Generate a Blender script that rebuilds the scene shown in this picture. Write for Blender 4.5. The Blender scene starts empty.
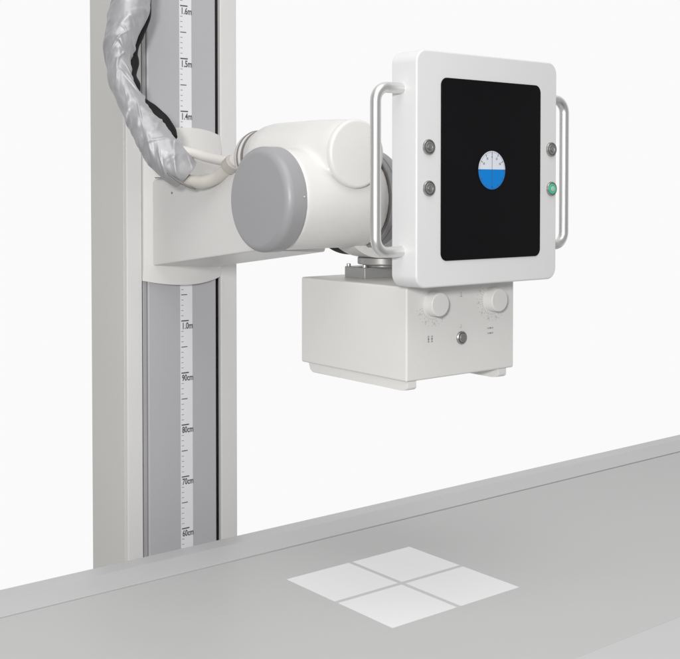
import bpy, bmesh, math, random
from mathutils import Vector, Matrix, noise

random.seed(7)
scene = bpy.context.scene
COL = scene.collection
R = math.radians

# ------------------------------------------------------------------ materials
def mat(name, color, rough=0.5, metal=0.0, spec=0.5, grain=0.0, grain_scale=900.0,
        vary=0.0, vary_scale=6.0, coat=0.0, stretch=None, emit=None, emit_s=0.0):
    m = bpy.data.materials.new(name)
    m.use_nodes = True
    nt = m.node_tree
    p = nt.nodes["Principled BSDF"]
    p.inputs["Base Color"].default_value = (*color, 1)
    p.inputs["Roughness"].default_value = rough
    p.inputs["Metallic"].default_value = metal
    p.inputs["Specular IOR Level"].default_value = spec
    p.inputs["Coat Weight"].default_value = coat
    p.inputs["Coat Roughness"].default_value = 0.2
    if emit:
        p.inputs["Emission Color"].default_value = (*emit, 1)
        p.inputs["Emission Strength"].default_value = emit_s
    tc = nt.nodes.new("ShaderNodeTexCoord")
    mp = nt.nodes.new("ShaderNodeMapping")
    nt.links.new(tc.outputs["Object"], mp.inputs["Vector"])
    if stretch:
        mp.inputs["Scale"].default_value = stretch
    if vary:
        n = nt.nodes.new("ShaderNodeTexNoise")
        n.inputs["Scale"].default_value = vary_scale
        n.inputs["Detail"].default_value = 5
        nt.links.new(mp.outputs[0], n.inputs["Vector"])
        mr = nt.nodes.new("ShaderNodeMapRange")
        mr.inputs["From Min"].default_value = 0.3
        mr.inputs["From Max"].default_value = 0.7
        mr.inputs["To Min"].default_value = 1 - vary
        mr.inputs["To Max"].default_value = 1 + vary
        nt.links.new(n.outputs["Fac"], mr.inputs["Value"])
        mx = nt.nodes.new("ShaderNodeMix")
        mx.data_type = 'RGBA'
        mx.blend_type = 'MULTIPLY'
        mx.inputs["Factor"].default_value = 1
        mx.inputs["A"].default_value = (*color, 1)
        nt.links.new(mr.outputs[0], mx.inputs["B"])
        nt.links.new(mx.outputs["Result"], p.inputs["Base Color"])
        mr2 = nt.nodes.new("ShaderNodeMapRange")
        mr2.inputs["To Min"].default_value = max(0.02, rough - 0.08)
        mr2.inputs["To Max"].default_value = min(1, rough + 0.08)
        nt.links.new(n.outputs["Fac"], mr2.inputs["Value"])
        nt.links.new(mr2.outputs[0], p.inputs["Roughness"])
    if grain:
        g = nt.nodes.new("ShaderNodeTexNoise")
        g.inputs["Scale"].default_value = grain_scale
        g.inputs["Detail"].default_value = 3
        nt.links.new(mp.outputs[0], g.inputs["Vector"])
        b = nt.nodes.new("ShaderNodeBump")
        b.inputs["Strength"].default_value = grain
        b.inputs["Distance"].default_value = 0.001
        nt.links.new(g.outputs["Fac"], b.inputs["Height"])
        nt.links.new(b.outputs["Normal"], p.inputs["Normal"])
    return m

M = {}
M['white'] = mat('white_enamel', (0.74, 0.73, 0.715), 0.38, grain=0.12, grain_scale=700, vary=0.015)
M['column'] = mat('warm_white_paint', (0.67, 0.665, 0.645), 0.5, grain=0.12, grain_scale=700, vary=0.02, vary_scale=3)
M['post'] = mat('pale_column_paint', (0.72, 0.71, 0.705), 0.45, grain=0.1, grain_scale=700, vary=0.015)
M['panel'] = mat('panel_white', (0.73, 0.73, 0.735), 0.33, grain=0.08, grain_scale=800, vary=0.01)
M['channel'] = mat('grey_anodised_cover', (0.50, 0.50, 0.525), 0.5, metal=0.1, grain=0.1, grain_scale=500, vary=0.02, stretch=(1, 1, 0.15))
M['rail'] = mat('rail_metal', (0.50, 0.50, 0.51), 0.4, metal=0.4)
M['slot'] = mat('dark_slot', (0.012, 0.012, 0.014), 0.7, spec=0.2)
M['ink_mid'] = mat('print_ink_mid', (0.24, 0.24, 0.26), 0.7, spec=0.2)
M['tape'] = mat('tape_white', (0.80, 0.80, 0.83), 0.5)
M['ink'] = mat('print_ink', (0.10, 0.10, 0.11), 0.7, spec=0.2)
M['ink_pale'] = mat('print_ink_pale', (0.42, 0.42, 0.44), 0.7, spec=0.2)
M['grey_cap'] = mat('grey_cap_paint', (0.325, 0.325, 0.337), 0.42, grain=0.15, grain_scale=600, vary=0.015)
M['black_glass'] = mat('black_screen', (0.006, 0.006, 0.007), 0.35, spec=0.06, vary=0.1)
M['alu'] = mat('brushed_aluminium', (0.78, 0.78, 0.775), 0.42, metal=1.0, grain=0.15, grain_scale=300, stretch=(1, 1, 0.05))
M['steel'] = mat('button_steel', (0.45, 0.45, 0.445), 0.35, metal=1.0)
M['steel_dark'] = mat('button_dark', (0.28, 0.28, 0.275), 0.4, metal=0.6)
M['green'] = mat('green_ring', (0.07, 0.40, 0.24), 0.4, emit=(0.05, 0.75, 0.36), emit_s=0.12)
M['green_pale'] = mat('green_centre', (0.36, 0.52, 0.45), 0.4, emit=(0.25, 0.7, 0.45), emit_s=0.06)
M['blue'] = mat('level_blue', (0.003, 0.20, 0.60), 0.4, spec=0.15, emit=(0.002, 0.16, 0.58), emit_s=0.08)
M['level_white'] = mat('level_white', (0.70, 0.73, 0.80), 0.4, spec=0.2)
M['table'] = mat('table_laminate', (0.50, 0.50, 0.50), 0.45, spec=0.4, grain=0.06, grain_scale=900, vary=0.02, vary_scale=2.5)
M['table_rail'] = mat('table_rail_grey', (0.535, 0.535, 0.545), 0.42, spec=0.4, grain=0.06, vary=0.015)
M['groove'] = mat('groove_dark', (0.07, 0.07, 0.07), 0.8, spec=0.1)
M['bracket'] = mat('bracket_grey', (0.42, 0.42, 0.41), 0.4, metal=0.5, grain=0.1)
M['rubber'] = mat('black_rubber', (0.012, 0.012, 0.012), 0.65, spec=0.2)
M['teal'] = mat('dark_steel_plate', (0.05, 0.065, 0.07), 0.45, metal=0.3)
M['cable'] = mat('beige_cable', (0.60, 0.575, 0.53), 0.45, grain=0.1, vary=0.03, vary_scale=20)
M['cable_pale'] = mat('pale_cable', (0.68, 0.655, 0.635), 0.45, vary=0.03, vary_scale=20)
M['gland'] = mat('gland_beige', (0.47, 0.455, 0.42), 0.45)
M['silver'] = mat('silver_fabric', (0.45, 0.45, 0.465), 0.50, metal=0.40, grain=0.25, grain_scale=260, vary=0.05, vary_scale=30)
M['seam'] = mat('seam_grey', (0.22, 0.205, 0.20), 0.6)
M['added_floor'] = mat('added_floor_grey', (0.38, 0.38, 0.375), 0.6, vary=0.03)

# ------------------------------------------------------------------ helpers
def origin_of(o):
    v = Vector((0, 0, 0))
    while o is not None:
        v = v + o.location
        o = o.parent
    return v

def obj(name, bm, m, parent=None, smooth=40, label=None):
    me = bpy.data.meshes.new(name)
    bmesh.ops.recalc_face_normals(bm, faces=bm.faces[:])
    if parent is not None:
        bmesh.ops.translate(bm, verts=bm.verts[:], vec=-origin_of(parent))
    bm.to_mesh(me)
    bm.free()
    for x in (m if isinstance(m, (list, tuple)) else [m]):
        me.materials.append(x)
    if smooth:
        for p in me.polygons:
            p.use_smooth = True
        me.set_sharp_from_angle(angle=R(smooth))
    o = bpy.data.objects.new(name, me)
    COL.objects.link(o)
    if parent is not None:
        o.parent = parent
    if smooth:
        w = o.modifiers.new('wn', 'WEIGHTED_NORMAL')
        w.keep_sharp = True
    if label:
        o['label'] = label
    return o

def thing(name, label, cat, loc, group=None):
    o = bpy.data.objects.new(name, None)
    COL.objects.link(o)
    o.location = loc
    o.empty_display_size = 0.05
    o['label'] = label
    o['category'] = cat
    if group:
        o['group'] = group
    return o

def BM():
    return bmesh.new()

def add_box(bm, x0, x1, y0, y1, z0, z1, bev=0.0, seg=3, mi=0):
    r = bmesh.ops.create_cube(bm, size=1)
    vs = r['verts']
    for v in vs:
        v.co = Vector((x0 + (v.co.x + .5) * (x1 - x0), y0 + (v.co.y + .5) * (y1 - y0), z0 + (v.co.z + .5) * (z1 - z0)))
    fs = set(f for v in vs for f in v.link_faces)
    for f in fs:
        f.material_index = mi
    if bev:
        es = list(set(e for v in vs for e in v.link_edges))
        bmesh.ops.bevel(bm, geom=es, offset=bev, segments=seg, profile=0.5, affect='EDGES', clamp_overlap=True, material=mi)
    return bm

def axis_matrix(axis, origin):
    """local z -> axis"""
    a = {'X': Vector((1, 0, 0)), 'Y': Vector((0, 1, 0)), 'Z': Vector((0, 0, 1)), '-X': Vector((-1, 0, 0)), '-Y': Vector((0, -1, 0)), '-Z': Vector((0, 0, -1))}[axis] if isinstance(axis, str) else axis
    q = Vector((0, 0, 1)).rotation_difference(a)
    return Matrix.Translation(Vector(origin)) @ q.to_matrix().to_4x4()

def add_lathe(bm, prof, axis, origin, n=64, mi=0):
    """prof: list of (r, h); h runs along axis. r=0 closes."""
    mtx = axis_matrix(axis, origin)
    rings = []
    for r, h in prof:
        if r < 1e-7:
            rings.append([bm.verts.new(mtx @ Vector((0, 0, h)))])
        else:
            rings.append([bm.verts.new(mtx @ Vector((r * math.cos(2 * math.pi * k / n), r * math.sin(2 * math.pi * k / n), h))) for k in range(n)])
    for a, b in zip(rings, rings[1:]):
        for k in range(n):
            k2 = (k + 1) % n
            if len(a) == 1 and len(b) == 1:
                continue
            if len(a) == 1:
                f = bm.faces.new((a[0], b[k], b[k2]))
            elif len(b) == 1:
                f = bm.faces.new((a[k], b[0], a[k2]))
            else:
                f = bm.faces.new((a[k], b[k], b[k2], a[k2]))
            f.material_index = mi
    return bm

def fillet(r, h0, h1, f, steps=8, cap0=True, cap1=True, f0=None):
    """closed cylinder profile from h0 to h1 with rounded rims"""
    f0 = f if f0 is None else f0
    p = []
    if cap0:
        p.append((0, h0))
        for i in range(steps + 1):
            a = math.pi / 2 * i / steps
            p.append((r - f0 + f0 * math.sin(a), h0 + f0 - f0 * math.cos(a)))
    else:
        p.append((r, h0))
    if cap1:
        for i in range(steps + 1):
            a = math.pi / 2 * i / steps
            p.append((r - f + f * math.cos(a), h1 - f + f * math.sin(a)))
        p.append((0, h1))
    else:
        p.append((r, h1))
    return p

def catmull(pts, sub):
    """pts: tuples of any length"""
    out = []
    n = len(pts)
    for i in range(n - 1):
        p0 = pts[max(i - 1, 0)]
        p1 = pts[i]
        p2 = pts[i + 1]
        p3 = pts[min(i + 2, n - 1)]
        for s in range(sub):
            t = s / sub
            out.append(tuple(0.5 * (2 * b + (c - a) * t + (2 * a - 5 * b + 4 * c - d) * t * t + (3 * b - a - 3 * c + d) * t ** 3)
                             for a, b, c, d in zip(p0, p1, p2, p3)))
    out.append(tuple(pts[-1]))
    return out

def add_tube(bm, path, radius=None, n=24, cap=True, disp=None, ref=Vector((0, -1, 0)), mi=0):
    """path: list of (x,y,z[,r]); disp(s, theta, co, normal) -> offset along the normal"""
    P = [Vector(p[:3]) for p in path]
    rad = [(p[3] if len(p) > 3 else radius) for p in path]
    rings = []
    s = 0
    up = ref.copy()
    for i, p in enumerate(P):
        t = (P[min(i + 1, len(P) - 1)] - P[max(i - 1, 0)]).normalized()
        if i:
            s += (P[i] - P[i - 1]).length
        u = (up - t * up.dot(t)).normalized()
        up = u
        w = t.cross(u)
        ring = []
        for k in range(n):
            th = 2 * math.pi * k / n
            d = u * math.cos(th) + w * math.sin(th)
            r = rad[i]
            if disp:
                r += disp(s, th, i / (len(P) - 1), r)
            ring.append(bm.verts.new(p + d * r))
        rings.append(ring)
    for a, b in zip(rings, rings[1:]):
        for k in range(n):
            k2 = (k + 1) % n
            f = bm.faces.new((a[k], a[k2], b[k2], b[k]))
            f.material_index = mi
    if cap:
        for r in (rings[0], rings[-1]):
            f = bm.faces.new(r)
            f.material_index = mi
    return bm

def rrect(w, h, r, n=8):
    """outline of a rounded rectangle centred on 0"""
    pts = []
    for cx, cy, a0 in ((w / 2 - r, h / 2 - r, 0), (-w / 2 + r, h / 2 - r, 90), (-w / 2 + r, -h / 2 + r, 180), (w / 2 - r, -h / 2 + r, 270)):
        for i in range(n + 1):
            a = R(a0 + 90 * i / n)
            pts.append((cx + r * math.cos(a), cy + r * math.sin(a)))
    return pts

def add_slab(bm, cx, cz, w, h, rc, y0, y1, f0=0.0, f1=0.0, seg=5, n=8, mi=0):
    """rounded rectangle in XZ extruded from y0 (front) to y1 (back); front/back rims rounded by f0/f1"""
    layers = []
    if f0 > 0:
        for i in range(seg + 1):
            a = math.pi / 2 * i / seg
            layers.append((f0 - f0 * math.sin(a), y0 + f0 - f0 * math.cos(a)))
    else:
        layers.append((0, y0))
    if f1 > 0:
        for i in range(seg + 1):
            a = math.pi / 2 * i / seg
            layers.append((f1 - f1 * math.cos(a), y1 - f1 + f1 * math.sin(a)))
    else:
        layers.append((0, y1))
    rings = []
    for ins, y in layers:
        o = rrect(w - 2 * ins, h - 2 * ins, max(rc - ins, 0.0004), n)
        rings.append([bm.verts.new((cx + a, y, cz + b)) for a, b in o])
    m = len(rings[0])
    for a, b in zip(rings, rings[1:]):
        for k in range(m):
            f = bm.faces.new((a[k], a[(k + 1) % m], b[(k + 1) % m], b[k]))
            f.material_index = mi
    bm.faces.new(rings[0]).material_index = mi
    bm.faces.new(rings[-1]).material_index = mi
    return bm

def add_quad(bm, pts, mi=0):
    f = bm.faces.new([bm.verts.new(p) for p in pts])
    f.material_index = mi
    return bm

def add_text(bm, txt, x, y, z, size, sx=1.0, mi=0, bold=0.0):
    """flat lettering in the XZ plane facing -Y, left/baseline at x, z"""
    cu = bpy.data.curves.new('t', 'FONT')
    cu.body = txt
    cu.size = size
    cu.resolution_u = 3
    cu.offset = bold
    o = bpy.data.objects.new('t', cu)
    COL.objects.link(o)
    bpy.context.view_layer.update()
    me = o.to_mesh()
    base = len(bm.verts)
    vs = [bm.verts.new((x + v.co.x * sx, y, z + v.co.y)) for v in me.vertices]
    for p in me.polygons:
        try:
            bm.faces.new([vs[i] for i in p.vertices]).material_index = mi
        except ValueError:
            pass
    o.to_mesh_clear()
    bpy.data.objects.remove(o)
    bpy.data.curves.remove(cu)
    return bm

# ------------------------------------------------------------------ setting
bm = BM()
add_box(bm, -1.6, 1.75, -1.75, 0.75, -0.05, 0.0, 0.004)  # unseen slab, added to block light from below and darken undersides
o = obj('added_floor', bm, M['added_floor'])
o['kind'] = 'structure'

# ------------------------------------------------------------------ column
TOP = 2.05
col = thing('support_column', 'tall white equipment column with grey front channel and measuring tape, standing behind the table', 'column', (-0.008, 0.07, 0.0))
XL, XR = -0.1288, 0.1131
IL, IR = -0.0967, 0.0757
DEP = 0.1455
bm = BM()
# hollow back body: side walls, back and the recess floor
add_box(bm, XL, XL + 0.012, 0.0115, DEP, 0.0, TOP, 0.0015)
add_box(bm, XR - 0.012, XR, 0.0115, DEP, 0.0, TOP, 0.0015)
add_box(bm, XL + 0.0125, XR - 0.0125, DEP - 0.012, DEP - 0.001, 0.0, TOP)
obj('housing', bm, M['column'], col)
for a, b in ((XL, IL), (IR, XR)):
    bm = BM()
    add_box(bm, a, b, 0.0, 0.011, 0.0, TOP, 0.0022)
    obj('front_strip', bm, M['post'], col)
bm = BM()
add_box(bm, IL - 0.003, IR + 0.003, 0.024, 0.03, 0.001, TOP - 0.001)
obj('slot_lining', bm, M['slot'], col)
bm = BM()
add_box(bm, -0.0925, -0.0842, 0.006, 0.0235, 0.001, TOP - 0.002, 0.001)
obj('guide_rail', bm, M['rail'], col)
bm = BM()
add_box(bm, -0.0832, 0.0668, 0.003, 0.0235, 0.001, TOP - 0.003, 0.003)
obj('channel_cover', bm, M['channel'], col)
# measuring tape
TX0, TX1 = -0.0143, 0.0122
tape_bm = BM()
add_box(tape_bm, TX0, TX1, 0.0024, 0.0032, 0.30, TOP - 0.01)
tape = obj('measuring_tape', tape_bm, M['tape'], col, smooth=0)
bm = BM()
YI = 0.0021
for cm in range(40, 196):
    z = cm / 100.0
    if cm % 10 == 9:
        continue
    if cm % 10 == 0:
        x1, th, mi = TX0 + 0.0182, 0.0023, 0
    elif cm % 5 == 0:
        x1, th, mi = TX0 + 0.0150, 0.0016, 0
    else:
        x1, th, mi = TX0 + 0.0068, 0.0010, 1
    x0 = TX0 + 0.0018
    add_quad(bm, [(x0, YI, z - th / 2), (x1, YI, z - th / 2), (x1, YI, z + th / 2), (x0, YI, z + th / 2)], mi)
    if cm % 10 == 0:
        if cm >= 100:
            add_text(bm, '%.1fm' % (cm / 100), TX0 + 0.0030, YI, z - 0.0155, 0.0172, 0.72, 0, 0.0004)
        else:
            add_text(bm, '%dcm' % cm, TX0 + 0.0030, YI, z - 0.0150, 0.0165, 0.68, 0, 0.0004)
obj('tape_marking', bm, [M['ink'], M['ink_mid']], tape, smooth=0)

# ------------------------------------------------------------------ carriage and arm
arm = thing('support_arm', 'white tapered horizontal arm on a bowed carriage that rides up the column', 'arm', (-0.01, -0.02, 1.08))
bm = BM()
# bowed carriage cover, arched top and bottom edge
NU, NV = 32, 10
C0, C1 = -0.0962, 0.0752
front, back = [], []
for i in range(NU + 1):
    u = -1 + 2 * i / NU
    x = (C0 + C1) / 2 + u * (C1 - C0) / 2
    q = 1 - u * u
    zb = 1.0815 - 0.0105 * q
    zt = 1.3555 + 0.0125 * q
    yf = -0.004 - 0.020 * q
    front.append([])
    for j in range(NV + 1):
        v = j / NV
        z = zb + (zt - zb) * v
        e = min(v, 1 - v) * (zt - zb)
        k = max(0, 1 - e / 0.006)
        front[-1].append(bm.verts.new((x, yf + 0.004 * k * k, z)))
    back.append([bm.verts.new((x, 0.0205, zb)), bm.verts.new((x, 0.0205, zt))])
for i in range(NU):
    for j in range(NV):
        bm.faces.new((front[i][j], front[i + 1][j], front[i + 1][j + 1], front[i][j + 1]))
    bm.faces.new((front[i][0], back[i][0], back[i + 1][0], front[i + 1][0]))
    bm.faces.new((front[i][NV], front[i + 1][NV], back[i + 1][1], back[i][1]))
    bm.faces.new((back[i][0], back[i][1], back[i + 1][1], back[i + 1][0]))
for i in (0, NU):
    bm.faces.new([front[i][j] for j in range(NV + 1)] + [back[i][1], back[i][0]])
obj('carriage_cover', bm, M['white'], arm, smooth=35)
# tapered beam
AXL, AXR = -0.080, 0.060
bm = BM()
def beam_section(y):
    d = -y
    return (1.1080 + 0.124 * d, 1.1005 + 0.127 * d, 1.2722 + 0.036 * d)
secs = []
for y in (-0.008, -0.12, -0.24, -0.352):
    zl, zr, zt = beam_section(y)
    pts = []
    rr = 0.004
    rt = 0.010
    pts += [(AXL + rr, zl), (AXL + rr * .3, zl + rr * .3), (AXL, zl + rr)]
    for i in range(6):
        a = R(180 - 90 * i / 5)
        pts.append((AXL + rt + rt * math.cos(a), zt - rt + rt * math.sin(a)))
    for i in range(6):
        a = R(90 - 90 * i / 5)
        pts.append((AXR - rt + rt * math.cos(a), zt - rt + rt * math.sin(a)))
    pts += [(AXR, zr + rr), (AXR - rr * .3, zr + rr * .3), (AXR - rr, zr)]
    secs.append([bm.verts.new((x, y, z)) for x, z in pts])
for a, b in zip(secs, secs[1:]):
    m = len(a)
    for k in range(m):
        bm.faces.new((a[k], a[(k + 1) % m], b[(k + 1) % m], b[k]))
bm.faces.new(secs[0])
bm.faces.new(secs[-1])
beam = obj('beam', bm, M['white'], arm, smooth=30)
bm = BM()
add_lathe(bm, fillet(0.0022, 0, 0.0012, 0.0006), '-X', (AXL + 0.0002, -0.0812, 1.2449), 20)
obj('screw', bm, M['seam'], arm)
bm = BM()
add_box(bm, AXL - 0.0012, AXL + 0.004, -0.078, -0.020, 1.2722, 1.2738, 0.0004, 1)
obj('cover_seam', bm, M['seam'], arm)

# ------------------------------------------------------------------ tube head
TXC, TY, TZ = -0.0895, -0.530, 1.2365
head = thing('tube_head', 'white x-ray tube with grey round end caps and black screened control panel', 'tube head', (TXC, TY, 1.15))
RT = 0.0735
bm = BM()
add_lathe(bm, fillet(RT, -0.078, 0.077, 0.002, 4), 'X', (TXC, TY, TZ), 96)
TRX, TRZ = -0.0750, 1.3025
pr = [(0, -0.365), (0.040, -0.365), (0.0435, -0.367), (0.0475, -0.380), (0.0515, -0.394), (0.0535, -0.412), (0.0535, -0.45), (0.0535, -0.52), (0.0515, -0.580), (0.0495, -0.595), (0.047, -0.598), (0, -0.598)]
add_lathe(bm, pr, 'Y', (TRX, 0, TRZ), 96)
# saddle block joining horn, tube and arm
add_box(bm, TRX - 0.045, TRX + 0.085, -0.505, -0.353, 1.185, 1.290, 0.02, 4)
body = obj('tube_housing', bm, M['white'], head, smooth=180)
body.modifiers.clear()
rm = body.modifiers.new('remesh', 'REMESH')
rm.mode = 'VOXEL'
rm.voxel_size = 0.0028
rm.use_smooth_shade = True
sm = body.modifiers.new('smooth', 'SMOOTH')
sm.factor = 0.5
sm.iterations = 14
# disc cover on the front of the horn
bm = BM()
add_lathe(bm, fillet(0.0502, 0.0, 0.0105, 0.0045, 8, f0=0.002), '-Y', (TRX - 0.0045, -0.5985, TRZ), 96)
obj('disc_cover', bm, M['white'], head, smooth=50)
# rear collar of the horn: two dark seams around a white cap
bm = BM()
add_lathe(bm, [(0.030, -0.366), (0.0442, -0.366), (0.0442, -0.3630), (0.030, -0.3630)], 'Y', (TRX, 0, TRZ), 64)
add_lathe(bm, [(0.030, -0.3540), (0.0442, -0.3540), (0.0442, -0.3510), (0.030, -0.3510)], 'Y', (TRX, 0, TRZ), 64)
obj('collar_seam', bm, M['seam'], head)
bm = BM()
add_lathe(bm, [(0.030, -0.3629), (0.0432, -0.3629), (0.0432, -0.3541), (0.030, -0.3541)], 'Y', (TRX, 0, TRZ), 64)
add_lathe(bm, [(0.030, -0.3504), (0.042, -0.3504), (0.041, -0.340), (0.035, -0.330), (0.025, -0.326), (0, -0.325)], 'Y', (TRX, 0, TRZ), 64)
obj('rear_collar', bm, M['white'], head)
# grey end caps
for sgn in (-1, 1):
    bm = BM()
    c = []
    h0, h1 = 0.0785, 0.112
    f = 0.012
    c.append((0, h0))
    c.append((0.0745, h0))
    c.append((0.0762, h0 + 0.0015))
    for i in range(13):
        a = math.pi / 2 * i / 12
        c.append((0.0762 - f + f * math.cos(a), h1 - f + f * math.sin(a)))
    c.append((0.04, h1 + 0.0012))
    c.append((0, h1 + 0.002))
    add_lathe(bm, c, 'X' if sgn > 0 else '-X', (TXC, TY, TZ), 128)
    cap = obj('end_cap', bm, M['grey_cap'], head, smooth=60)
    if sgn > 0:
        bm = BM()
        add_lathe(bm, [(0.06, 0.0772), (0.0749, 0.0772), (0.0749, 0.0800), (0.06, 0.0800)], 'X', (TXC, TY, TZ), 96)
        add_lathe(bm, [(0.07, 0.0865), (0.0766, 0.0865), (0.0766, 0.0885), (0.07, 0.0885)], 'X', (TXC, TY, TZ), 96)
        obj('cap_seam', bm, M['seam'], cap)
    if sgn < 0:
        bm = BM()
        add_lathe(bm, fillet(0.0016, 0, 0.0016, 0.0008, 4), '-Y', (TXC - 0.084, TY - 0.0755, TZ + 0.004), 16)
        obj('cap_screw', bm, M['alu'], cap)
# cradle ring under the tube
def arc_band(bm, cx, cz, r0, r1, y0, y1, a0, a1, n=40):
    rows = []
    for i in range(n + 1):
        a = R(a0 + (a1 - a0) * i / n)
        s, c_ = math.sin(a), -math.cos(a)
        rows.append([bm.verts.new((cx + r * s, y, cz + r * c_)) for r, y in ((r0, y0), (r1, y0), (r1, y1), (r0, y1))])
    for a, b in zip(rows, rows[1:]):
        for k in range(4):
            bm.faces.new((a[k], a[(k + 1) % 4], b[(k + 1) % 4], b[k]))
    bm.faces.new(rows[0])
    bm.faces.new(rows[-1])
    return bm
bm = BM()
arc_band(bm, 0.0200, 1.2365, 0.0760, 0.0912, -0.548, -0.503, -40, 40)
bmesh.ops.bevel(bm, geom=[e for e in bm.edges if len(e.link_faces) == 2 and e.calc_face_angle() > 1.0], offset=0.0015, segments=2, affect='EDGES')
obj('cradle_ring', bm, M['white'], head)
bm = BM()
arc_band(bm, 0.0200, 1.2365, 0.0740, 0.0890, -0.502, -0.470, -52, 56)
obj('rubber_gasket', bm, M['rubber'], head)

# control panel
PYF, PYB = -0.7367, -0.685
PX0, PX1 = -0.0822, 0.2040
PZ0, PZ1 = 1.1160, 1.4412
PCX, PCZ = (PX0 + PX1) / 2, (PZ0 + PZ1) / 2
bm = BM()
add_slab(bm, PCX, PCZ, PX1 - PX0, PZ1 - PZ0, 0.0175, PYF, PYB, 0.0026, 0.003, 5, 12)
pan = obj('control_panel', bm, M['panel'], head, smooth=35)
bm = BM()
SX0, SX1, SZ0, SZ1 = -0.0372, 0.1663, 1.1520, 1.4052
add_slab(bm, (SX0 + SX1) / 2, (SZ0 + SZ1) / 2, SX1 - SX0, SZ1 - SZ0, 0.011, PYF - 0.0016, PYF + 0.002, 0.0008, 0, 3, 8)
obj('screen', bm, M['black_glass'], pan, smooth=30)
# level indicator: white upper half, blue lower half
ICX, ICZ, IRAD = 0.0615, 1.2785, 0.0275
YS = PYF - 0.0016
lev = BM()
def disc_part(bm, cx, cz, r, zcut, upper, y, mi):
    dz = zcut - cz
    a0 = math.asin(dz / r)
    if upper:
        angs = [a0 + (math.pi - 2 * a0) * i / 40 for i in range(41)]
    else:
        angs = [math.pi - a0 + (math.pi + 2 * a0) * i / 40 for i in range(41)]
    add_quad(bm, [(cx + r * math.cos(a), y, cz + r * math.sin(a)) for a in angs], mi)
zc = ICZ + 0.0012
add_lathe(lev, [(0, 0), (IRAD + 0.0006, 0), (IRAD + 0.0006, 0.0008), (0, 0.0008)], '-Y', (ICX, YS + 0.0003, ICZ), 64, 3)
disc_part(lev, ICX, ICZ, IRAD, zc, True, YS - 0.0010, 0)
disc_part(lev, ICX, ICZ, IRAD, zc, False, YS - 0.0010, 1)
yl = YS - 0.0014
add_quad(lev, [(ICX - 0.0003, yl, ICZ - 0.026), (ICX + 0.0003, yl, ICZ - 0.026), (ICX + 0.0003, yl, ICZ + 0.026), (ICX - 0.0003, yl, ICZ + 0.026)], 2)
for k in range(72):
    a = 2 * math.pi * k / 72
    big = k % 6 == 0
    r1, r0, w = IRAD - 0.0008, IRAD - (0.0052 if big else 0.0026), (0.00045 if big else 0.00022)
    ca, sa = math.cos(a), math.sin(a)
    add_quad(lev, [(ICX + r * ca - s * w * sa, yl, ICZ + r * sa + s * w * ca) for r, s in ((r0, -1), (r1, -1), (r1, 1), (r0, 1))], 2)
for a in (30, 60, 90, 120, 150):
    t = {30: '60', 60: '30', 90: '0', 120: '30', 150: '60'}[a]
    rr = IRAD - 0.0085
    add_text(lev, t, ICX + rr * math.cos(R(a)) - 0.0011 * len(t), yl, ICZ + rr * math.sin(R(a)) - 0.0016, 0.0048, 0.8, 2)
obj('level_indicator', lev, [M['level_white'], M['blue'], M['ink'], M['slot']], pan, smooth=0)
# push buttons
for i, (x, z) in enumerate(((-0.0605, 1.3088), (-0.0600, 1.2525), (0.1908, 1.3112), (0.1918, 1.2520))):
    bm = BM()
    add_lathe(bm, [(0, 0), (0.0108, 0), (0.0108, 0.0022), (0.0100, 0.0034), (0.0088, 0.0034), (0.0084, 0.0022), (0, 0.0022)], '-Y', (x, PYF + 0.0004, z), 48)
    lit = i == 3
    btn = obj('push_button', bm, M['steel'], pan, label='push button lit green' if lit else None)
    bm = BM()
    add_lathe(bm, [(0, 0.0016), (0.0079, 0.0016), (0.0079, 0.0034), (0.0074, 0.0040), (0.0052, 0.0040), (0.0048, 0.0035), (0, 0.0035)], '-Y', (x, PYF + 0.0002, z), 48, 0)
    add_lathe(bm, [(0, 0.0030), (0.0040, 0.0030), (0.0040, 0.0042), (0.0034, 0.0047), (0, 0.0047)], '-Y', (x, PYF + 0.0001, z), 32, 1)
    obj('button_cap', bm, [M['green'], M['green_pale']] if lit else [M['steel_dark'], M['steel']], btn)
# bent tube handles
def handle_path(xi, xo, y, z0, z1, fr, n=10):
    s = 1 if xo > xi else -1
    p = [(xi, y, z1), (xi + s * 0.3 * abs(xo - xi - s * fr), y, z1)]
    for i in range(n + 1):
        a = math.pi / 2 * i / n
        p.append((xo - s * fr + s * fr * math.sin(a), y, z1 - fr + fr * math.cos(a)))
    for i in range(n + 1):
        a = math.pi / 2 * i / n
        p.append((xo - s * fr + s * fr * math.cos(a), y, z0 + fr - fr * math.sin(a)))
    p += [(xi + s * 0.3 * abs(xo - xi - s * fr), y, z0), (xi, y, z0)]
    return p
YH = -0.706
for xi, xo in ((PX0 + 0.004, -0.1288), (PX1 - 0.004, 0.2575)):
    bm = BM()
    add_tube(bm, handle_path(xi, xo, YH, 1.1655, 1.3895, 0.020), 0.0075, 28)
    hd = obj('handle', bm, M['alu'], pan, smooth=60)
# bracket between panel and tube
bm = BM()
add_box(bm, 0.015, 0.120, -0.686, -0.600, 1.170, 1.300, 0.008)
obj('panel_bracket', bm, M['white'], head)
bm = BM()
add_lathe(bm, fillet(0.045, 0.0, 0.10, 0.004), 'X', (0.020, TY - 0.02, TZ), 48)
obj('panel_spigot', bm, M['bracket'], head)
bm = BM()
add_box(bm, 0.040, 0.100, -0.62, -0.53, 1.19, 1.285, 0.006)
obj('bracket_block', bm, M['white'], head)
# neck plate
bm = BM()
add_lathe(bm, fillet(0.040, 1.1340, 1.1450, 0.002), 'Z', (0.045, -0.520, 0), 64)
add_lathe(bm, fillet(0.026, 1.1298, 1.1345, 0.001), 'Z', (0.045, -0.520, 0), 48)
obj('neck', bm, M['bracket'], head)

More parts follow.
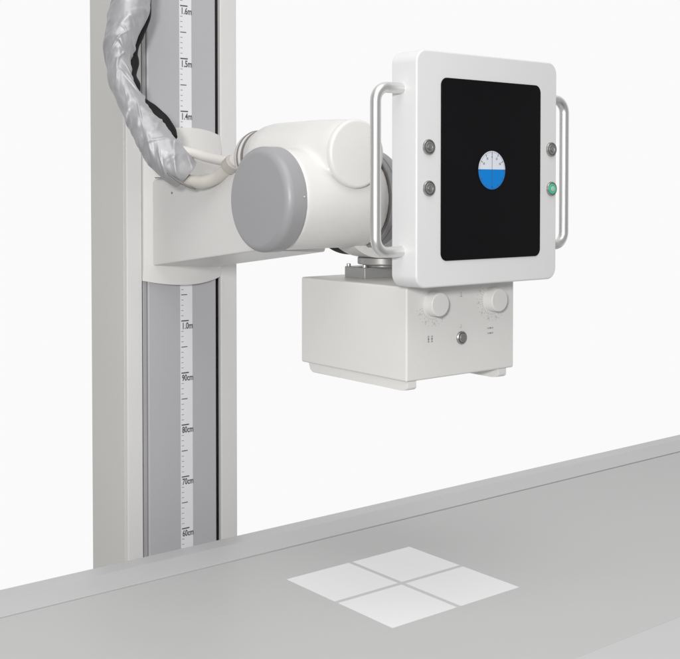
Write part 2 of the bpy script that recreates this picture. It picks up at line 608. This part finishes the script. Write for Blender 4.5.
# ------------------------------------------------------------------ collimator
CX0, CX1 = -0.0450, 0.1775
CY0, CY1 = -0.6763, -0.4250
CZ0, CZ1 = 0.9765, 1.1120
cl = thing('collimator', 'white box shaped collimator with two round dials, hanging below the tube head', 'collimator', ((CX0 + CX1) / 2, (CY0 + CY1) / 2, CZ0))
bm = BM()
add_box(bm, CX0, CX1, CY0 + 0.0005, CY1, CZ0, CZ1, 0.003, 4)
box = obj('collimator_box', bm, M['white'], cl, smooth=35)
# dials
def dial(x, z, lo, hi):
    bm = BM()
    add_lathe(bm, [(0, 0), (0.0182, 0), (0.0182, 0.004), (0.0176, 0.0055)] + [(0.0173 - 0.002 + 0.002 * math.cos(math.pi / 2 * i / 6), 0.015 + 0.002 * math.sin(math.pi / 2 * i / 6)) for i in range(7)] + [(0, 0.0173)], '-Y', (x, CY0 + 0.0006, z), 64)
    # grip flutes: a flat finger ridge
    k = obj('dial', bm, M['white'], cl, smooth=40)
    bm = BM()
    yy = CY0 - 0.0002
    for r0, r1, w, st in ((0.0212, 0.0238, 0.00028, 9), (0.0256, 0.0270, 0.0005, 18), (0.0318, 0.0328, 0.0005, 12)):
        for a in range(lo, hi + 1, st):
            ca, sa = math.cos(R(a)), math.sin(R(a))
            add_quad(bm, [(x + r * ca - s * w * sa, yy, z + r * sa + s * w * ca) for r, s in ((r0, -1), (r1, -1), (r1, 1), (r0, 1))], 0)
    for i, a in enumerate(range(lo + 12, hi, 34)):
        t = ('10', '20', '30', '40', '50', '43')[i % 6]
        rr = 0.0292
        add_text(bm, t, x + rr * math.cos(R(a)) - 0.0022, yy, z + rr * math.sin(R(a)) - 0.0016, 0.0046, 0.85, 0)
    obj('dial_scale', bm, [M['ink_pale']], k, smooth=0)
    return k
dial(0.0060, 1.0856, 195, 330)
dial(0.1290, 1.0845, 140, 315)
# light switch
bm = BM()
add_lathe(bm, [(0, 0), (0.0098, 0), (0.0098, 0.0025), (0.0088, 0.0036), (0.0078, 0.0036), (0.0074, 0.0018), (0, 0.0018)], '-Y', (0.0635, CY0 + 0.0008, 1.0318), 48)
sw = obj('lamp_switch', bm, M['steel'], cl)
bm = BM()
add_lathe(bm, [(0, 0.0012), (0.0070, 0.0012), (0.0070, 0.0044), (0.0060, 0.0056), (0, 0.0060)], '-Y', (0.0635, CY0 + 0.0006, 1.0318), 40)
obj('switch_cap', bm, M['steel_dark'], sw)
# printed symbols on the front
yy = CY0 - 0.0002
def symbol(bars):
    bm = BM()
    for x0, x1, z0, z1 in bars:
        add_quad(bm, [(x0, yy, z0), (x1, yy, z0), (x1, yy, z1), (x0, yy, z1)])
    obj('front_symbol', bm, [M['ink_pale']], box, smooth=0)
symbol([(0.0005 + dx, 0.0019 + dx, 1.0310, 1.0386) for dx in (-0.0040, 0.0028)] +
       [(-0.0003 + dx, 0.0027 + dx, zz, zz + 0.0014) for dx in (-0.0040, 0.0028) for zz in (1.0302, 1.0342, 1.0382)])
symbol([(0.1205, 0.1295, 1.0368 + dz, 1.0380 + dz) for dz in (-0.0036, 0.0040)] +
       [(xx, xx + 0.0016, 1.0362 + dz, 1.0386 + dz) for dz in (-0.0036, 0.0040) for xx in (0.1189, 0.1242, 0.1295)])
symbol([(0.0630, 0.0636, 1.0470, 1.0520), (0.0608, 0.0630, 1.0468, 1.0476)])
symbol([(0.0605, 0.0655, 1.0925, 1.0936), (0.0626, 0.0634, 1.0936, 1.1000)])
# accessory rails underneath
for x0, x1 in ((-0.0420, -0.0240), (0.1450, 0.1630)):
    bm = BM()
    pts = [(-0.440, 0.9775), (-0.444, 0.9660), (-0.450, 0.9625), (-0.660, 0.9625), (-0.671, 0.9640), (-0.6745, 0.9668), (-0.6745, 0.9775)]
    a = [bm.verts.new((x0, y, z)) for y, z in pts]
    b = [bm.verts.new((x1, y, z)) for y, z in pts]
    for k in range(len(pts)):
        bm.faces.new((a[k], a[(k + 1) % len(pts)], b[(k + 1) % len(pts)], b[k]))
    bm.faces.new(a)
    bm.faces.new(b)
    bmesh.ops.bevel(bm, geom=bm.edges[:], offset=0.001, segments=2, affect='EDGES')
    obj('accessory_rail', bm, M['white'], cl, smooth=35)
# mount on top
bm = BM()
add_box(bm, 0.0060, 0.0800, -0.5220, -0.4720, 1.1116, 1.1295, 0.0015)
mount = obj('mount_bracket', bm, M['bracket'], cl)
bm = BM()
add_box(bm, 0.0815, 0.1150, -0.5150, -0.4700, 1.1116, 1.1285, 0.0015)
obj('swivel_block', bm, M['teal'], cl)
for x, y in ((0.0105, -0.477), (0.0100, -0.517), (0.0520, -0.5180)):
    bm = BM()
    add_lathe(bm, fillet(0.0034, 1.1290, 1.1338, 0.0008, 3), 'Z', (x, y, 0), 20)
    obj('bolt', bm, M['alu'], mount)

# ------------------------------------------------------------------ cable sleeve
SL = [(-0.1400, -0.0750, 1.72, 0.0350), (-0.1500, -0.0750, 1.6553, 0.0350), (-0.1585, -0.0750, 1.5847, 0.0345), (-0.1680, -0.0750, 1.5489, 0.0330), (-0.1804, -0.0750, 1.5077, 0.0263),
      (-0.1835, -0.0767, 1.4742, 0.0219), (-0.1860, -0.0924, 1.4414, 0.0209), (-0.1819, -0.1080, 1.4094, 0.0216), (-0.1698, -0.1246, 1.3763, 0.0250),
      (-0.1543, -0.1420, 1.3416, 0.0310), (-0.1364, -0.1585, 1.3089, 0.0336), (-0.1174, -0.1698, 1.2865, 0.0328), (-0.1055, -0.1745, 1.2765, 0.0285)]
sleeve = thing('cable_sleeve', 'crumpled silver fabric cable sleeve curving down the left of the column', 'sleeve', (-0.17, -0.09, 1.45))
path = catmull(SL, 60)
def ridge(v):
    return 1 - min(1, abs(noise.noise(v)) * 2.6)
def soft(ph, k):
    return (0.5 + 0.5 * math.cos(ph)) ** k
def wrinkle(s, th, t, r):
    c, q = math.cos(th), math.sin(th)
    w1 = noise.noise(Vector((s * 8, c * 0.7, q * 0.7)))
    w2 = noise.noise(Vector((s * 6 + 31, c * 0.6 + 4, q * 0.6)))
    # slanting pull creases that run in from the seam and fade out round the sleeve
    m1 = min(1, max(0, 1.6 * noise.noise(Vector((s * 17 + 5, c * 0.8, q * 0.8))) + 0.45))
    m2 = min(1, max(0, 1.6 * noise.noise(Vector((s * 19 + 50, c * 0.9, q * 0.9))) + 0.35))
    m3 = min(1, max(0, 1.8 * noise.noise(Vector((s * 30 + 90, c * 1.6, q * 1.6))) + 0.30))
    a = m1 * soft(s * 100 + 3.6 * math.sin(th + 0.5) + 4.5 * w1, 5)
    b = m2 * soft(s * 85 - 4.0 * math.sin(th - 0.3) + 5.0 * w2 + 1.0, 6)
    d = m3 * soft(s * 210 + 5.0 * math.sin(th + 1.2) + 5.0 * w2, 3)
    g = noise.noise(Vector((s * 26 + q, c * 1.3 + 9, q * 1.3)))
    f = noise.noise(Vector((s * 85, c * 4.0, q * 4.0)))
    h = m2 * soft(s * 170 + 5.5 * math.sin(th + 0.9) + 6.0 * w1, 14) + m1 * soft(s * 150 - 6.0 * math.sin(th - 0.8) + 6.0 * w2, 14)
    return 0.0030 * (1.15 * a + 1.05 * b + 0.40 * d + 0.55 * h + 0.40 * g + 0.10 * f + 0.2 * w2 - 0.55)
bm = BM()
add_tube(bm, path, n=180, cap=False, disp=wrinkle)
cover = obj('fabric_cover', bm, M['silver'], sleeve, smooth=180)
cover.modifiers.clear()
sd = cover.modifiers.new('thick', 'SOLIDIFY')
sd.thickness = 0.0012
sd.offset = -1
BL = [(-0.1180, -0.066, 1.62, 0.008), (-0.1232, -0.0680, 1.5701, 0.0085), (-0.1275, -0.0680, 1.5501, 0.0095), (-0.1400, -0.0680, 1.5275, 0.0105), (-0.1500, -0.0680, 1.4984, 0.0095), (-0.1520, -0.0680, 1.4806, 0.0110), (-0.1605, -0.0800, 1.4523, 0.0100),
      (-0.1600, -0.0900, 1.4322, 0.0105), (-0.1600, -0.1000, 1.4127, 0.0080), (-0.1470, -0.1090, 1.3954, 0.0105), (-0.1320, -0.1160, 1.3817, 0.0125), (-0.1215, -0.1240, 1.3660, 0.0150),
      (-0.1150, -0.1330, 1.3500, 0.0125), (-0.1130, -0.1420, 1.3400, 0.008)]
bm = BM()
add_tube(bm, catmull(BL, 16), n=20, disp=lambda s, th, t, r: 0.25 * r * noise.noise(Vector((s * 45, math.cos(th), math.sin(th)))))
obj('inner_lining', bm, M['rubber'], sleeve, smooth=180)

bm = BM()
add_tube(bm, catmull([(-0.1500, -0.1850, 1.2790, 0.0010), (-0.1320, -0.1960, 1.2640, 0.0018), (-0.1160, -0.2000, 1.2560, 0.0020), (-0.1030, -0.2000, 1.2520, 0.0014)], 10), n=10)
obj('zip_edge', bm, M['seam'], sleeve, smooth=180)

# cables from the sleeve into the rear collar
for name, lab, pts, r, m in (
    ('high_voltage_cable', 'upper pale cable running straight from the silver sleeve to the tube head', [(-0.132, -0.168, 1.318), (-0.1150, -0.1720, 1.3180), (-0.0985, -0.1830, 1.3150), (-0.0846, -0.2050, 1.3072), (-0.0757, -0.2400, 1.3005), (-0.0696, -0.2700, 1.2970), (-0.0707, -0.2870, 1.2960)], 0.0088, 'cable_pale'),
    ('high_voltage_cable', 'lower beige cable sagging over the arm from the end of the silver sleeve', [(-0.128, -0.172, 1.285), (-0.1157, -0.1760, 1.2710), (-0.1040, -0.1950, 1.2645), (-0.0962, -0.2180, 1.2635), (-0.0868, -0.2420, 1.2715), (-0.0826, -0.2660, 1.2850), (-0.0800, -0.2880, 1.2990)], 0.0108, 'cable')):
    t = thing(name, lab, 'cable', pts[3], 'high voltage cables')
    bm = BM()
    add_tube(bm, catmull(pts, 14), r, 24)
    obj('cable_jacket', bm, M[m], t, smooth=60)
    bm = BM()
    e0, e1 = Vector(pts[-2]), Vector(pts[-1])
    d = (e1 - e0).normalized()
    add_lathe(bm, fillet(r * 1.35, -0.012, 0.006, 0.002, 4), d, e0 * 0.35 + e1 * 0.65, 32)
    obj('cable_gland', bm, M['white' if m == 'cable_pale' else 'gland'], t)

# ------------------------------------------------------------------ table
tb = thing('examination_table', 'long light grey patient table with a raised rear rail, lit by a square of light', 'table', (0.3, -0.575, 0.0))
TBX0, TBX1 = -0.98, 1.62
ZT = 0.62
bm = BM()
add_box(bm, TBX0 + 0.01, TBX1 - 0.01, -0.8885, -0.2680, 0.575, ZT, 0.0012, 2)
obj('tabletop', bm, M['table'], tb)
def rail(prof):
    bm = BM()
    a = [bm.verts.new((TBX0, y, z)) for y, z in prof]
    b = [bm.verts.new((TBX1, y, z)) for y, z in prof]
    n = len(prof)
    for k in range(n):
        bm.faces.new((a[k], a[(k + 1) % n], b[(k + 1) % n], b[k]))
    bm.faces.new(a)
    bm.faces.new(b)
    return bm
obj('side_rail', rail([(-0.1310, 0.570), (-0.1310, 0.6098), (-0.1325, 0.6120), (-0.1920, 0.6215), (-0.1965, 0.6220), (-0.2612, 0.6196), (-0.2618, 0.6188), (-0.2618, 0.570)]), M['table_rail'], tb, smooth=12)
obj('side_rail', rail([(-1.0200, 0.570), (-1.0200, 0.6110), (-1.0185, 0.6135), (-0.9640, 0.6198), (-0.9580, 0.6203), (-0.8895, 0.6203), (-0.8888, 0.6196), (-0.8888, 0.570)]), M['table_rail'], tb, smooth=12)
bm = BM()
add_box(bm, TBX0 + 0.02, TBX1 - 0.02, -0.2678, -0.2620, 0.58, 0.6160)
obj('groove_strip', bm, M['groove'], tb, smooth=0)
bm = BM()
add_box(bm, -0.35, 1.00, -0.80, -0.36, 0.10, 0.5745, 0.01)
obj('pedestal', bm, M['column'], tb)
bm = BM()
add_box(bm, -0.50, 1.15, -0.90, -0.28, 0.0, 0.0995, 0.01)
obj('base_plate', bm, M['table_rail'], tb)

# ------------------------------------------------------------------ light
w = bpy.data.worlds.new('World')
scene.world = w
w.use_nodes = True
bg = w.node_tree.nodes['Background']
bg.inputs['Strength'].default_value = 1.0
# white sweep in front; dimming added behind camera and below to shape reflections
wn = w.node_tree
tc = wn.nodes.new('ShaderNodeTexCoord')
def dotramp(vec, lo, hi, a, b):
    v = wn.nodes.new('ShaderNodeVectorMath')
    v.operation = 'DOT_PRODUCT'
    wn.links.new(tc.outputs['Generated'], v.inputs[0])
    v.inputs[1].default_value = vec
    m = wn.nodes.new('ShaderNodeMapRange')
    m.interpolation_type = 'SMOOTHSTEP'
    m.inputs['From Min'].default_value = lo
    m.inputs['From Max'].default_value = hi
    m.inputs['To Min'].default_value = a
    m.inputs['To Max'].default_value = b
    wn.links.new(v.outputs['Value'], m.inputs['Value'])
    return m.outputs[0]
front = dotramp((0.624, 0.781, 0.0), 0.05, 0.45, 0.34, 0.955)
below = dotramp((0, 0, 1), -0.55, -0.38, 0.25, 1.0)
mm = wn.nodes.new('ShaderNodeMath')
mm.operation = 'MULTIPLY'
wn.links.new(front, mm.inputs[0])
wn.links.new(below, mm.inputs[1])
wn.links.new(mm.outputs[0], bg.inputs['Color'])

def area(name, loc, target, size, power, color=(1, 1, 1)):
    l = bpy.data.lights.new(name, 'AREA')
    l.shape = 'RECTANGLE'
    l.size, l.size_y = size
    l.energy = power
    l.color = color
    o = bpy.data.objects.new(name, l)
    COL.objects.link(o)
    o.location = loc
    o.rotation_euler = (Vector(target) - Vector(loc)).to_track_quat('-Z', 'Y').to_euler()
    return o
area('key_softbox', (-1.60, -2.10, 1.52), (0.0, -0.5, 1.12), (0.22, 0.22), 31, (1.0, 0.995, 0.985))
area('overhead_softbox', (-0.7, -1.5, 3.1), (0, -0.5, 1.0), (1.8, 1.8), 27, (1.0, 0.99, 0.975))

# collimator lamp: throws the square field with its cross-hair on the table
LX, LY, LZ = 0.0802, -0.5262, 0.9600
HX, HY = 0.1340, 0.1300
sp = bpy.data.lights.new('collimator_lamp', 'SPOT')
sp.energy = 2.3
sp.spot_size = R(75)
sp.spot_blend = 0.0
sp.shadow_soft_size = 0.0005
sp.color = (0.97, 0.98, 1.0)
sp.use_nodes = True
nt = sp.node_tree
em = nt.nodes['Emission']
ge = nt.nodes.new('ShaderNodeNewGeometry')
sx = nt.nodes.new('ShaderNodeSeparateXYZ')
nt.links.new(ge.outputs['Incoming'], sx.inputs[0])
def mth(op, a, b=None):
    n = nt.nodes.new('ShaderNodeMath')
    n.operation = op
    for i, v in enumerate((a, b)):
        if v is None:
            continue
        if isinstance(v, (int, float)):
            n.inputs[i].default_value = v
        else:
            nt.links.new(v, n.inputs[i])
    return n.outputs[0]
H = LZ - ZT
zabs = mth('ABSOLUTE', sx.outputs['Z'])
ux = mth('ABSOLUTE', mth('MULTIPLY', mth('DIVIDE', sx.outputs['X'], zabs), H))
uy = mth('ABSOLUTE', mth('MULTIPLY', mth('DIVIDE', sx.outputs['Y'], zabs), H))
inside = mth('MULTIPLY', mth('LESS_THAN', ux, HX), mth('LESS_THAN', uy, HY))
cross = mth('MULTIPLY', mth('GREATER_THAN', ux, 0.0042), mth('GREATER_THAN', uy, 0.0042))
crossd = mth('ADD', mth('MULTIPLY', cross, 0.88), 0.12)
# even field: undo the fall-off towards the corners
flat = mth('DIVIDE', 1.0, mth('POWER', zabs, 4.0))
val = mth('MULTIPLY', mth('MULTIPLY', inside, crossd), flat)
nt.links.new(val, em.inputs['Strength'])
so = bpy.data.objects.new('collimator_lamp', sp)
COL.objects.link(so)
so.location = (LX, LY, LZ)

# ------------------------------------------------------------------ camera
cam = bpy.data.cameras.new('Camera')
cam.sensor_width = 36
cam.lens = 36 * 1126 / 680
cam.shift_x = 0.0
cam.shift_y = -(329.5 - 219.485) / 680
cam.clip_start = 0.05
cam.clip_end = 200
co = bpy.data.objects.new('Camera', cam)
COL.objects.link(co)
co.location = (-1.1145, -1.8631, 1.2503)
co.rotation_euler = (R(90 - 1.5), 0, -R(90 - 51.3802))
scene.camera = co

scene.view_settings.view_transform = 'Standard'
scene.view_settings.look = 'None'
scene.view_settings.exposure = 0
scene.view_settings.gamma = 1
scene.cycles.max_bounces = 8
scene.cycles.use_denoising = True
